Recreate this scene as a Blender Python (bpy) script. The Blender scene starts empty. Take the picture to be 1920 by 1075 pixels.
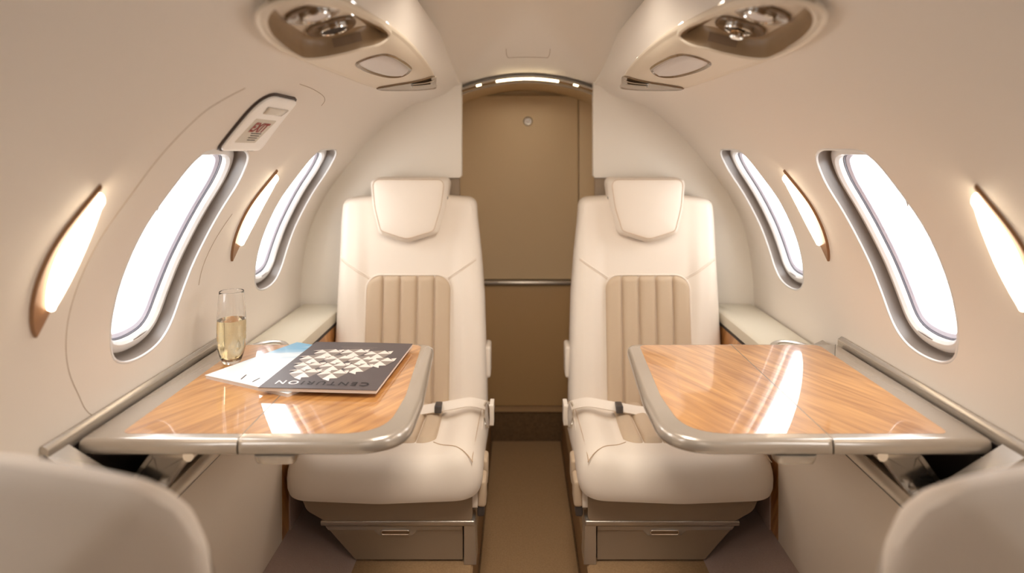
import bpy, bmesh, math, random
from mathutils import Vector, Matrix
random.seed(4)
E = 1.03                       # eye height above the aisle floor; shapes below are written with z measured from the eye
PI = math.pi
# ------------------------------------------------------------------ camera, sky, light
scn = bpy.context.scene
cd = bpy.data.cameras.new('camera'); cam = bpy.data.objects.new('camera', cd)
scn.collection.objects.link(cam); scn.camera = cam
cam.location = (-0.0223, 0, E); cam.rotation_euler = (PI/2, 0, 0)
cd.sensor_width = 36; cd.lens = 36*1212/1920
cd.shift_x = -15/1920; cd.shift_y = -257.5/1920
cd.clip_start = 0.02; cd.clip_end = 100
cd.dof.use_dof = True; cd.dof.focus_distance = 1.30; cd.dof.aperture_fstop = 2.1
vs = scn.view_settings; vs.view_transform = 'Standard'; vs.look = 'None'; vs.gamma = 1; vs.use_curve_mapping = False
vs.exposure = 0.06
w = bpy.data.worlds.new('sky'); scn.world = w; w.use_nodes = True
bg = w.node_tree.nodes['Background']; bg.inputs[0].default_value = (1.0, 0.985, 0.965, 1); bg.inputs[1].default_value = 7.0
def area(name, loc, rot, sx, sy, power, col):
    l = bpy.data.lights.new(name, 'AREA'); l.shape = 'RECTANGLE'; l.size = sx; l.size_y = sy; l.energy = power; l.color = col
    o = bpy.data.objects.new(name, l); scn.collection.objects.link(o); o.location = loc; o.rotation_euler = rot; return o
WARM = (1.0, 0.86, 0.70)
area('forward_key_light', (0, -0.45, E+0.24), (math.radians(48), 0, 0), 0.42, 0.30, 0.8, (1.0, 0.93, 0.85))  # added key light, unseen above and behind the camera, aimed aft and down
area('forward_fill_light', (0, -0.85, E-0.15), (math.radians(90), 0, 0), 0.8, 0.7, 0.8, (1.0, 0.90, 0.78))  # big soft fill added behind the camera, not a cabin fitting
area('ceiling_fill_light', (0, 0.98, E+0.31), (math.radians(24), 0, 0), 0.24, 0.62, 4.8, (1.0, 0.90, 0.78)).data.spread = math.radians(125)  # unseen fill added under the ceiling to light the seat fronts
area('door_fill_light', (0, 2.16, E+0.175), (0, 0, 0), 0.25, 0.12, 0.12, (1.0, 0.86, 0.68))  # small fill added above the vestibule to brighten the door
WIN_Y = [1.66, 1.105, 0.44]
for s in (1, -1):
    for y in WIN_Y:                      # light portals: guide the sampling of the daylight in each window
        p = area('window_daylight', (s*0.74, y, E-0.19), (0, s*PI/2, 0), 0.42, 0.28, 1, (1, 1, 1)); p.data.cycles.is_portal = True

# ------------------------------------------------------------------ materials
def lin(c): return tuple(((v/255)/12.92 if v/255 <= .04045 else ((v/255+.055)/1.055)**2.4) for v in c)+(1,)
def mat(name, rgb, rough=.5, metal=0, coat=0, bump=None, var=0, spec=None, emis=None, sheen=0, coatr=.03):
    m = bpy.data.materials.new(name); m.use_nodes = True; nt = m.node_tree; b = nt.nodes['Principled BSDF']
    b.inputs['Base Color'].default_value = lin(rgb); b.inputs['Roughness'].default_value = rough
    b.inputs['Metallic'].default_value = metal; b.inputs['Coat Weight'].default_value = coat; b.inputs['Coat Roughness'].default_value = coatr
    if spec is not None: b.inputs['Specular IOR Level'].default_value = spec
    if sheen: b.inputs['Sheen Weight'].default_value = sheen
    if emis: b.inputs['Emission Color'].default_value = lin(emis[0]); b.inputs['Emission Strength'].default_value = emis[1]
    tc = nt.nodes.new('ShaderNodeTexCoord')
    if var:
        n = nt.nodes.new('ShaderNodeTexNoise'); n.inputs['Scale'].default_value = var[0]; n.inputs['Detail'].default_value = 4
        nt.links.new(tc.outputs['Object'], n.inputs['Vector'])
        r = nt.nodes.new('ShaderNodeMapRange'); r.inputs['To Min'].default_value = 1-var[1]; r.inputs['To Max'].default_value = 1+var[1]
        nt.links.new(n.outputs['Fac'], r.inputs['Value'])
        mx = nt.nodes.new('ShaderNodeVectorMath'); mx.operation = 'SCALE'; mx.inputs[0].default_value = lin(rgb)[:3]
        nt.links.new(r.outputs[0], mx.inputs['Scale']); nt.links.new(mx.outputs[0], b.inputs['Base Color'])
    if bump:
        n = nt.nodes.new('ShaderNodeTexNoise') if bump[0] != 'v' else nt.nodes.new('ShaderNodeTexVoronoi')
        n.inputs['Scale'].default_value = bump[1]
        nt.links.new(tc.outputs['Object'], n.inputs['Vector'])
        bp = nt.nodes.new('ShaderNodeBump'); bp.inputs['Strength'].default_value = bump[2]; bp.inputs['Distance'].default_value = .001
        nt.links.new(n.outputs[0], bp.inputs['Height']); nt.links.new(bp.outputs[0], b.inputs['Normal'])
    return m
M = {}
M['shell'] = mat('ivory_headliner', (233, 224, 213), .55, bump=('n', 900, .12), spec=.3)
M['ceil'] = mat('ceiling_liner', (234, 225, 213), .6, bump=('n', 900, .12), spec=.3)
M['bulk'] = mat('bulkhead_ivory', (233, 225, 213), .5, bump=('n', 700, .1), spec=.3)
M['seam'] = mat('seam_shadow_gap', (176, 156, 134), .8)
M['leather'] = mat('cream_leather', (234, 222, 208), .52, bump=('v', 900, .10), spec=.3)
M['leather_d'] = mat('perforated_leather', (200, 178, 152), .55, bump=('v', 700, .35), spec=.3)
M['stitch'] = mat('seam_stitching', (196, 170, 142), .6)
M['taupe'] = mat('taupe_skirt', (150, 130, 108), .6, bump=('n', 600, .2))
M['taupe_g'] = mat('taupe_gloss_bezel', (120, 96, 72), .2, coat=.6)
M['psu'] = mat('service_panel_plastic', (226, 212, 192), .35, spec=.4)
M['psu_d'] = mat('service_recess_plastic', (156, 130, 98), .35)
M['psu_l'] = mat('service_label', (134, 110, 86), .3)
M['silver'] = mat('satin_silver_paint', (188, 180, 170), .26, metal=.7)
M['silver_g'] = mat('warm_grey_trim', (182, 172, 160), .26, metal=.45, coat=.5, coatr=.08)
M['chrome'] = mat('polished_chrome', (225, 220, 212), .08, metal=1)
M['chrome_s'] = mat('brushed_metal', (176, 168, 158), .2, metal=.95)
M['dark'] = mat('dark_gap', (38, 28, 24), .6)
M['wframe'] = mat('window_shade_cassette', (222, 220, 218), .22, spec=.6, coat=.4)
M['wshade'] = mat('window_reveal_grey', (128, 118, 110), .25)
M['wseal'] = mat('window_seal', (92, 90, 100), .4)
M['wlav'] = mat('window_outer_frame', (205, 203, 218), .3)
M['bronze'] = mat('bronze_bezel', (150, 112, 80), .35, metal=.25)
M['lens'] = mat('frosted_lens', (214, 206, 202), .3, spec=.5)
M['door'] = mat('tan_door_leather', (222, 198, 160), .55, bump=('n', 500, .15))
M['door_l'] = mat('lower_door_leather', (190, 156, 110), .5, bump=('v', 420, .25))
M['carpet'] = mat('brown_carpet', (160, 130, 96), .95, bump=('n', 520, 1.0), var=(260, .28), spec=.1)
M['carpet_p'] = mat('platform_carpet', (164, 134, 100), .95, bump=('n', 520, 1.0), var=(260, .25), spec=.1)
M['riser'] = mat('woven_riser_carpet', (110, 86, 60), .95, bump=('n', 260, 1.0), var=(150, .45), spec=.1)
M['mauve'] = mat('mauve_grey_carpet', (178, 156, 146), .95, bump=('n', 600, .7), var=(300, .12), spec=.1)
M['panel'] = mat('side_panel_leather', (218, 203, 184), .5, bump=('n', 700, .12), spec=.3)
M['pad'] = mat('armrest_leather', (206, 197, 178), .48, bump=('v', 800, .10), spec=.4)
M['belt'] = mat('seat_belt_webbing', (232, 220, 206), .6, bump=('n', 900, .3))
M['belt_d'] = mat('dark_adjuster', (70, 64, 62), .35)
M['lamp'] = mat('sconce_light', (255, 240, 220), .5, emis=((255, 236, 208), 9))
M['led'] = mat('arch_led_strip', (255, 235, 200), .5, emis=((255, 232, 190), 9))
M['exitw'] = mat('exit_plate_white', (252, 248, 243), .4)
M['exitb'] = mat('exit_label_grey', (212, 204, 190), .5)
M['red'] = mat('exit_red', (150, 38, 26), .5)
M['ink'] = mat('small_print_ink', (70, 62, 58), .6)
M['rubber'] = mat('hatch_gasket', (60, 44, 36), .5)
M['mag'] = mat('dark_magazine_cover', (78, 69, 70), .42, coat=.1, coatr=.3, spec=.3)
M['pages'] = mat('magazine_pages', (226, 214, 204), .7)
M['magw_t'] = mat('faded_cover_ink', (70, 56, 54), .5)
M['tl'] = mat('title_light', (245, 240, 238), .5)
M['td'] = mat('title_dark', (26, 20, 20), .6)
M['art'] = mat('cover_facets', (226, 214, 206), .35, spec=.5)
M['art2'] = mat('cover_facets_shade', (132, 120, 112), .4, spec=.5)
# wood veneer with clear lacquer
def wood(name, rot, gloss=1.0):
    m = bpy.data.materials.new(name); m.use_nodes = True; nt = m.node_tree; b = nt.nodes['Principled BSDF']
    tc = nt.nodes.new('ShaderNodeTexCoord'); mp = nt.nodes.new('ShaderNodeMapping'); mp.inputs['Rotation'].default_value = rot
    nt.links.new(tc.outputs['Object'], mp.inputs['Vector'])
    def noise(scale, st, det=5):
        s = nt.nodes.new('ShaderNodeVectorMath'); s.operation = 'MULTIPLY'; s.inputs[1].default_value = st; nt.links.new(mp.outputs[0], s.inputs[0])
        n = nt.nodes.new('ShaderNodeTexNoise'); n.inputs['Scale'].default_value = scale; n.inputs['Detail'].default_value = det
        n.inputs['Distortion'].default_value = .4; nt.links.new(s.outputs[0], n.inputs['Vector']); return n
    big = noise(1, (9, 1.8, 9), 2)
    mul = nt.nodes.new('ShaderNodeMath'); mul.operation = 'MULTIPLY'; mul.inputs[1].default_value = 60; nt.links.new(big.outputs['Fac'], mul.inputs[0])
    sn = nt.nodes.new('ShaderNodeMath'); sn.operation = 'SINE'; nt.links.new(mul.outputs[0], sn.inputs[0])
    fine = noise(1, (260, 9, 260)); mid = noise(1, (70, 4, 70), 3)
    a = nt.nodes.new('ShaderNodeMath'); a.operation = 'MULTIPLY_ADD'; a.inputs[1].default_value = .07; a.inputs[2].default_value = 0; nt.links.new(sn.outputs[0], a.inputs[0])
    c1 = nt.nodes.new('ShaderNodeMath'); c1.operation = 'MULTIPLY_ADD'; c1.inputs[1].default_value = .45; nt.links.new(fine.outputs['Fac'], c1.inputs[0]); nt.links.new(a.outputs[0], c1.inputs[2])
    c2 = nt.nodes.new('ShaderNodeMath'); c2.operation = 'MULTIPLY_ADD'; c2.inputs[1].default_value = .55; nt.links.new(mid.outputs['Fac'], c2.inputs[0]); nt.links.new(c1.outputs[0], c2.inputs[2])
    cr = nt.nodes.new('ShaderNodeValToRGB'); nt.links.new(c2.outputs[0], cr.inputs[0])
    cr.color_ramp.elements[0].position = .32; cr.color_ramp.elements[0].color = lin((158, 102, 52))
    cr.color_ramp.elements[1].position = .68; cr.color_ramp.elements[1].color = lin((210, 154, 90))
    nt.links.new(cr.outputs[0], b.inputs['Base Color'])
    b.inputs['Roughness'].default_value = .35; b.inputs['Coat Weight'].default_value = gloss; b.inputs['Coat Roughness'].default_value = .012; b.inputs['Coat IOR'].default_value = 1.65
    return m
M['wood'] = wood('lacquered_cherry_veneer', (0, 0, math.radians(-27)))
M['wood_m'] = wood('lacquered_cherry_veneer_mirrored', (0, 0, math.radians(30)))
M['wood_v'] = wood('side_wood_veneer', (math.radians(60), 0, 0), .5)
def magwhite():
    m = bpy.data.materials.new('sky_magazine_cover'); m.use_nodes = True; nt = m.node_tree; b = nt.nodes['Principled BSDF']
    tc = nt.nodes.new('ShaderNodeTexCoord'); sp = nt.nodes.new('ShaderNodeSeparateXYZ'); nt.links.new(tc.outputs['Object'], sp.inputs[0])
    n = nt.nodes.new('ShaderNodeTexNoise'); n.inputs['Scale'].default_value = 14; n.inputs['Detail'].default_value = 2
    mp = nt.nodes.new('ShaderNodeMapping'); mp.inputs['Rotation'].default_value = (0, 0, .35); mp.inputs['Scale'].default_value = (.5, 2.2, 1); nt.links.new(tc.outputs['Object'], mp.inputs[0]); nt.links.new(mp.outputs[0], n.inputs['Vector'])
    a = nt.nodes.new('ShaderNodeMapRange'); a.inputs['From Min'].default_value = .0; a.inputs['From Max'].default_value = .10; nt.links.new(sp.outputs['Y'], a.inputs['Value'])
    r = nt.nodes.new('ShaderNodeMapRange'); r.inputs['From Min'].default_value = .40; r.inputs['From Max'].default_value = .58; nt.links.new(n.outputs['Fac'], r.inputs['Value'])
    mu = nt.nodes.new('ShaderNodeMath'); mu.operation = 'MULTIPLY'; nt.links.new(a.outputs[0], mu.inputs[0]); nt.links.new(r.outputs[0], mu.inputs[1])
    mx = nt.nodes.new('ShaderNodeMix'); mx.data_type = 'RGBA'; mx.inputs[6].default_value = lin((238, 243, 246)); mx.inputs[7].default_value = lin((120, 182, 222))
    nt.links.new(mu.outputs[0], mx.inputs[0]); nt.links.new(mx.outputs[2], b.inputs['Base Color'])
    b.inputs['Roughness'].default_value = .25; b.inputs['Coat Weight'].default_value = .4; return m
M['magw'] = magwhite()
def pane():
    m = bpy.data.materials.new('acrylic_pane'); m.use_nodes = True; nt = m.node_tree; nt.nodes.clear()
    o = nt.nodes.new('ShaderNodeOutputMaterial'); t = nt.nodes.new('ShaderNodeBsdfTransparent'); t.inputs[0].default_value = (.97, .98, 1, 1)
    g = nt.nodes.new('ShaderNodeBsdfGlossy'); g.inputs['Roughness'].default_value = .02; f = nt.nodes.new('ShaderNodeFresnel'); f.inputs[0].default_value = 1.3
    x = nt.nodes.new('ShaderNodeMixShader'); nt.links.new(f.outputs[0], x.inputs[0]); nt.links.new(t.outputs[0], x.inputs[1]); nt.links.new(g.outputs[0], x.inputs[2]); nt.links.new(x.outputs[0], o.inputs[0]); return m
M['pane'] = pane()
def glassy(name, col, ior):
    m = bpy.data.materials.new(name); m.use_nodes = True; b = m.node_tree.nodes['Principled BSDF']
    b.inputs['Base Color'].default_value = col; b.inputs['Roughness'].default_value = 0; b.inputs['IOR'].default_value = ior; b.inputs['Transmission Weight'].default_value = 1; return m
M['glass'] = glassy('clear_glass', (1, 1, 1, 1), 1.45)
M['wine'] = glassy('pale_sparkling_wine', (.97, .88, .62, 1), 1.33)

# ------------------------------------------------------------------ mesh helpers
def wloc(o):
    v = Vector((0, 0, 0))
    while o is not None: v += o.location; o = o.parent
    return v
def mk(name, vf, m, parent=None, s=1, kind=None, sharp=35, recalc=True):
    V, Fc = vf
    V = [Vector((s*v[0], v[1], v[2]+E)) for v in V]
    if s < 0: Fc = [tuple(reversed(f)) for f in Fc]
    if parent is not None: base = wloc(parent); loc = Vector((0, 0, 0))
    else:
        xs = [v.x for v in V]; ys = [v.y for v in V]; zs = [v.z for v in V]
        base = Vector(((min(xs)+max(xs))/2, (min(ys)+max(ys))/2, min(zs))); loc = base
    me = bpy.data.meshes.new(name); me.from_pydata([v-base for v in V], [], Fc)
    if recalc:
        bm = bmesh.new(); bm.from_mesh(me); bmesh.ops.remove_doubles(bm, verts=bm.verts, dist=1e-6)
        bmesh.ops.recalc_face_normals(bm, faces=bm.faces); bm.to_mesh(me); bm.free()
    me.materials.append(m)
    for p in me.polygons: p.use_smooth = True
    me.set_sharp_from_angle(angle=math.radians(sharp))
    o = bpy.data.objects.new(name, me); scn.collection.objects.link(o); o.location = loc
    if parent is not None: o.parent = parent
    if kind: o['kind'] = kind
    return o
def thing(name, label, cat, loc, group=None, s=1):
    o = bpy.data.objects.new(name, None); scn.collection.objects.link(o); o.location = (s*loc[0], loc[1], loc[2]+E)
    o.empty_display_size = .05; o['label'] = label; o['category'] = cat
    if group: o['group'] = group
    return o
def join(*vfs):
    V = []; Fc = []
    for v, f in vfs:
        n = len(V); V += list(v); Fc += [tuple(i+n for i in q) for q in f]
    return V, Fc
def box(x0, x1, y0, y1, z0, z1, r=0, seg=3):
    bm = bmesh.new(); bmesh.ops.create_cube(bm, size=1)
    for v in bm.verts: v.co = Vector(((x0+x1)/2+v.co.x*(x1-x0), (y0+y1)/2+v.co.y*(y1-y0), (z0+z1)/2+v.co.z*(z1-z0)))
    if r: bmesh.ops.bevel(bm, geom=bm.edges[:], offset=r, segments=seg, profile=.5, affect='EDGES')
    bm.verts.index_update(); V = [v.co.copy() for v in bm.verts]; Fc = [tuple(v.index for v in f.verts) for f in bm.faces]; bm.free(); return V, Fc
def loft(rings, closed=True, cap0=False, cap1=False):
    n = len(rings[0]); V = [Vector(p) for r in rings for p in r]; Fc = []
    for i in range(len(rings)-1):
        for j in range(n if closed else n-1):
            k = (j+1) % n; Fc.append((i*n+j, i*n+k, (i+1)*n+k, (i+1)*n+j))
    if cap0: Fc.append(tuple(reversed(range(n))))
    if cap1: Fc.append(tuple(range((len(rings)-1)*n, len(rings)*n)))
    return V, Fc
def prism(poly, y0, y1):      # (x,z) section swept in depth
    return loft([[(x, y0, z) for x, z in poly], [(x, y1, z) for x, z in poly]], True, True, True)
def extr(poly, fn, d0, d1):   # closed 2D outline, fn(u,v,d)
    return loft([[fn(u, v, d0) for u, v in poly], [fn(u, v, d1) for u, v in poly]], True, True, True)
def tube(pts, r, seg=8, closed=False, ry=None):
    pts = [Vector(p) for p in pts]; rings = []; n = len(pts); up = Vector((0, 0, 1)); prev = None
    for i, p in enumerate(pts):
        a = pts[(i-1) % n] if (closed or i > 0) else p; b = pts[(i+1) % n] if (closed or i < n-1) else p
        t = (b-a).normalized()
        u = prev if prev is not None else (up if abs(t.z) < .95 else Vector((1, 0, 0)))
        sd = t.cross(u).normalized(); u = sd.cross(t).normalized(); prev = u
        rr = r(i/(n-1)) if callable(r) else r
        rings.append([p+sd*math.cos(2*PI*k/seg)*rr+u*math.sin(2*PI*k/seg)*(ry or rr) for k in range(seg)])
    if closed: rings.append(rings[0]); return loft(rings)
    return loft(rings, True, True, True)
def ribbon(pts, wv, th):       # flat strap
    rings = []; wv = wv if isinstance(wv, list) else [wv]*len(pts)
    for i, p in enumerate(pts):
        p = Vector(p); a = Vector(pts[max(i-1, 0)]); b = Vector(pts[min(i+1, len(pts)-1)]); t = (b-a).normalized()
        wd = Vector(wv[i]); nn = t.cross(wd).normalized()*th/2; h = wd/2
        rings.append([p-h-nn, p+h-nn, p+h+nn, p-h+nn])
    return loft(rings, True, True, True)
def lathe(prof, c, seg=40, axis=None):
    c = Vector(c); return loft([[c+Vector((r*math.cos(2*PI*k/seg), r*math.sin(2*PI*k/seg), z)) for k in range(seg)] for r, z in prof])
def rounded(poly, rad, seg=6):
    out = []; n = len(poly)
    for i in range(n):
        p = Vector(poly[i]).to_2d(); a = Vector(poly[i-1]).to_2d(); b = Vector(poly[(i+1) % n]).to_2d(); r = rad[i] if isinstance(rad, (list, tuple)) else rad
        if r <= 0: out.append(tuple(p)); continue
        u = (a-p).normalized(); v = (b-p).normalized(); ang = u.angle(v); t = min(r/math.tan(ang/2), .48*(a-p).length, .48*(b-p).length)
        p0 = p+u*t; p1 = p+v*t
        for k in range(seg+1):
            q = k/seg; out.append(tuple(p0*(1-q)**2+p*2*q*(1-q)+p1*q*q))
    return out
def resample(poly, step):      # even spacing round a closed outline
    n = len(poly); P = [Vector(p) for p in poly]; L = [0]
    for i in range(n): L.append(L[-1]+(P[(i+1) % n]-P[i]).length)
    N = max(12, int(L[-1]/step)); out = []; j = 0
    for k in range(N):
        d = L[-1]*k/N
        while L[j+1] < d: j += 1
        t = (d-L[j])/max(1e-9, L[j+1]-L[j]); out.append(tuple(P[j].lerp(P[(j+1) % n], t)))
    return out
def inset(poly, d):
    n = len(poly); A = sum(poly[i][0]*poly[(i+1) % n][1]-poly[(i+1) % n][0]*poly[i][1] for i in range(n)); sg = 1 if A > 0 else -1; out = []
    for i in range(n):
        a = Vector(poly[i-1]); b = Vector(poly[(i+1) % n]); t = (b-a).normalized(); nn = Vector((-t.y, t.x))*sg; out.append(tuple(Vector(poly[i])+nn*d))
    return out
def centroid(poly): return (sum(p[0] for p in poly)/len(poly), sum(p[1] for p in poly)/len(poly))
def relief(poly, fn, prof, fill=8, cap0=False):   # prof: list of (inset, off); last ring filled towards the centroid following fn
    rings = [[fn(u, v, o) for u, v in (inset(poly, d) if d else poly)] for d, o in prof]
    q = inset(poly, prof[-1][0]); o = prof[-1][1]; c = centroid(q)
    if fill:
        for k in range(1, fill+1):
            f = 1-k/(fill+.0); f = max(f, .0005)
            rings.append([fn(c[0]+(u-c[0])*f, c[1]+(v-c[1])*f, o) for u, v in q])
    return loft(rings, True, cap0, bool(fill))
def catmull(P, n=8, closed=True):
    out = []; m = len(P)
    for i in range(m if closed else m-1):
        g = (lambda k: P[k % m]) if closed else (lambda k: P[min(max(k, 0), m-1)])
        p0, p1, p2, p3 = g(i-1), g(i), g(i+1), g(i+2)
        for k in range(n):
            t = k/n
            out.append(tuple(.5*((2*p1[j])+(-p0[j]+p2[j])*t+(2*p0[j]-5*p1[j]+4*p2[j]-p3[j])*t*t+(-p0[j]+3*p1[j]-3*p2[j]+p3[j])*t**3) for j in range(len(p1))))
    if not closed: out.append(tuple(P[-1]))
    return out
def sst(a, b, x):
    t = min(1, max(0, (x-a)/(b-a))); return t*t*(3-2*t)

# ------------------------------------------------------------------ the shell: cross-section swept in depth
PR = [(.684,-.56),(.682,-.50),(.681,-.43),(.678,-.375),(.663,-.278),(.640,-.205),(.598,-.125),(.545,-.055),(.503,-.003),(.455,.047),(.412,.087),(.375,.117),(.343,.135),(.305,.147),(.268,.158),(.240,.172),(.224,.198),(.218,.235),(.220,.275),(.232,.305),(.262,.318),(.32,.325)]
DN = [Vector(p) for p in catmull(PR, 14, False)]
AL = [0]
for i in range(len(DN)-1): AL.append(AL[-1]+(DN[i+1]-DN[i]).length)
AMAX = AL[-1]
def prof_at(a):
    a = min(max(a, 0), AMAX*.99999); lo, hi = 0, len(AL)-1
    while hi-lo > 1:
        m = (lo+hi)//2
        if AL[m] <= a: lo = m
        else: hi = m
    t = (a-AL[lo])/(AL[hi]-AL[lo]); p = DN[lo].lerp(DN[hi], t)
    d = DN[min(hi+1, len(DN)-1)]-DN[max(lo-1, 0)]; d.normalize()
    return p, Vector((-d.y, d.x))       # normal pointing into the cabin
def a_of_z(z):
    for i in range(len(DN)-1):
        if DN[i].y <= z <= DN[i+1].y: return AL[i]+(AL[i+1]-AL[i])*(z-DN[i].y)/max(1e-9, DN[i+1].y-DN[i].y)
    return AMAX
def a_of_x(x):                          # upper part of the profile
    for i in range(60, len(DN)-1):
        if DN[i].x >= x >= DN[i+1].x: return AL[i]+(AL[i+1]-AL[i])*(DN[i].x-x)/max(1e-9, DN[i].x-DN[i+1].x)
    return a_of_z(.27)
def S(y, a, off=0):
    p, n = prof_at(a); q = p+n*off; x, z = q
    t = sst(1.68, 1.95, y); wgt = sst(.17, .30, z)
    return Vector((x-.02*t*wgt, y, z-.085*t*wgt))
def SZ(y, z, off=0): return S(y, a_of_z(z), off)
def ceil_z(x, y):
    zc = .372-.140*sst(1.35, 2.02, y)
    return zc-(.5+.4*sst(1.5, 2, y))*x*x

# outlines on the shell, (depth, arc)
WO = [(-.105,-.004),(-.04,-.002),(.02,-.003),(.07,-.020),(.108,-.062),(.127,-.11),(.132,-.17),(.128,-.22),(.120,-.263),(.100,-.318),(.068,-.347),(.02,-.357),(-.035,-.352),(-.072,-.33),(-.090,-.285),(-.098,-.24),(-.110,-.17),(-.120,-.11),(-.127,-.055),(-.124,-.018)]
def win_outline(yc): return resample(catmull([(yc+d, a_of_z(z)) for d, z in WO], 8), .008)
a_lo, a_hi = a_of_z(-.405), a_of_z(.035)
PSU_O = [(1.715,.247),(1.62,.2365),(1.50,.2290),(1.30,.2250),(1.10,.2245),(.92,.2275),(.76,.2345),(.68,.252),(.660,.278),(.700,.308),(.77,.328),(.86,.339),(.94,.342),(1.14,.343),(1.32,.343),(1.42,.338),(1.53,.315),(1.64,.279)]
def wall(s):
    V = []; Fc = []; idx = {}
    HO = inset(resample(catmull([(y, a_of_x(x)) for y, x in PSU_O], 8), .012), .0035)
    def inside(u, v):
        c_ = False
        for i in range(len(HO)):
            (x0, y0), (x1, y1) = HO[i-1], HO[i]
            if (y0 > v) != (y1 > v) and u < (x1-x0)*(v-y0)/(y1-y0)+x0: c_ = not c_
        return c_
    def vid(p):
        k = (round(p[0], 5), round(p[1], 5), round(p[2], 5))
        if k not in idx: idx[k] = len(V); V.append(Vector(p))
        return idx[k]
    def quad(pa):
        f = []
        for p in pa:
            i = vid(p)
            if i not in f: f.append(i)
        if len(f) > 2: Fc.append(tuple(f))
    hw = .17; NY = 28; NA = 24
    ys = [-1.0]
    wins = sorted(WIN_Y)
    segs = []
    cur = -1.0
    for yc in wins:
        if yc-hw > cur: segs.append((cur, yc-hw, None))
        segs.append((max(cur, yc-hw), yc+hw, yc)); cur = yc+hw
    segs.append((cur, 1.95, None))
    ag = [a_lo+(a_hi-a_lo)*k/NA for k in range(NA+1)]
    alow = [a_lo*k/8 for k in range(9)]; ahigh = [a_hi+(AMAX-a_hi)*k/44 for k in range(45)]
    for y0, y1, yc in segs:
        n = NY if yc is not None else max(1, int((y1-y0)/.012))
        yg = [y0+(y1-y0)*k/n for k in range(n+1)]
        for A in (alow, ahigh)+(() if yc is not None else (ag,)):
            for i in range(n):
                for j in range(len(A)-1):
                  if not (A is ahigh and inside((yg[i]+yg[i+1])/2, (A[j]+A[j+1])/2)): quad([S(yg[i], A[j]), S(yg[i+1], A[j]), S(yg[i+1], A[j+1]), S(yg[i], A[j+1])])
        if yc is not None:
            B = [(y, a_lo) for y in yg[:-1]]+[(y1, a) for a in ag[:-1]]+[(y, a_hi) for y in reversed(yg[1:])]+[(y0, a) for a in reversed(ag[1:])]
            O = win_outline(yc); c = centroid(O); n2 = len(O)
            def hit(ang):       # outline point in direction ang from its centre
                d = Vector((math.cos(ang), math.sin(ang)))
                for i in range(n2):
                    p = Vector(O[i])-Vector(c); q = Vector(O[(i+1) % n2])-Vector(c); e = q-p; det = d.x*(-e.y)+d.y*e.x
                    if abs(det) < 1e-12: continue
                    t = (p.x*(-e.y)+p.y*e.x)/det; u = (d.x*p.y-d.y*p.x)/det
                    if t > 0 and -1e-6 <= u <= 1+1e-6: return (c[0]+d.x*t, c[1]+d.y*t)
            H = [hit(math.atan2(b[1]-c[1], b[0]-c[0])) for b in B]
            R = 6; rings = [[(h[0]+(b[0]-h[0])*k/R, h[1]+(b[1]-h[1])*k/R) for h, b in zip(H, B)] for k in range(R+1)]
            WH[(yc)] = H
            for k in range(R):
                for j in range(len(B)):
                    j2 = (j+1) % len(B); quad([S(*rings[k][j]), S(*rings[k][j2]), S(*rings[k+1][j2]), S(*rings[k+1][j])])
    # lower lining below the side ledge down to the floor
    low = [(.684,-.56),(.680,-.66),(.655,-.77),(.60,-.86),(.545,-.863)]
    for i in range(10):
        y0, y1 = -1+.295*i, -1+.295*(i+1)
        for (xa, za), (xb, zb) in zip(low[:-1], low[1:]): quad([(xa, y0, za), (xa, y1, za), (xb, y1, zb), (xb, y0, zb)])
    return mk('wall_right' if s > 0 else 'wall_left', (V, Fc), M['shell'], s=s, kind='structure', recalc=False)
WH = {}
for s in (1, -1):
    wl = wall(s)
    if s < 0:     # panel seam round the exit hatch
        sm = [(1.075,-.448),(.995,-.41),(.955,-.36),(.925,-.312),(.905,-.254),(.890,-.176),(.882,-.102),(.874,-.022),(.875,.042),(.89,.066),(.917,.087)]
        mk('hatch_seam', tube([SZ(y, z, .0001) for y, z in catmull(sm, 6, False)], .0006, 6), M['seam'], wl, s)
        sm = [(1.07,.108),(1.13,.107),(1.19,.104),(1.235,.100),(1.262,.094),(1.272,.086)]
        mk('hatch_seam', tube([SZ(y, z, .0001) for y, z in catmull(sm, 6, False)], .0006, 6), M['seam'], wl, s)
        sm = [(1.300,-.13),(1.285,-.18),(1.28,-.23),(1.285,-.27)]
        mk('hatch_seam', tube([SZ(y, z, .0002) for y, z in catmull(sm, 6, False)], .0007, 6), M['seam'], wl, s)
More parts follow.
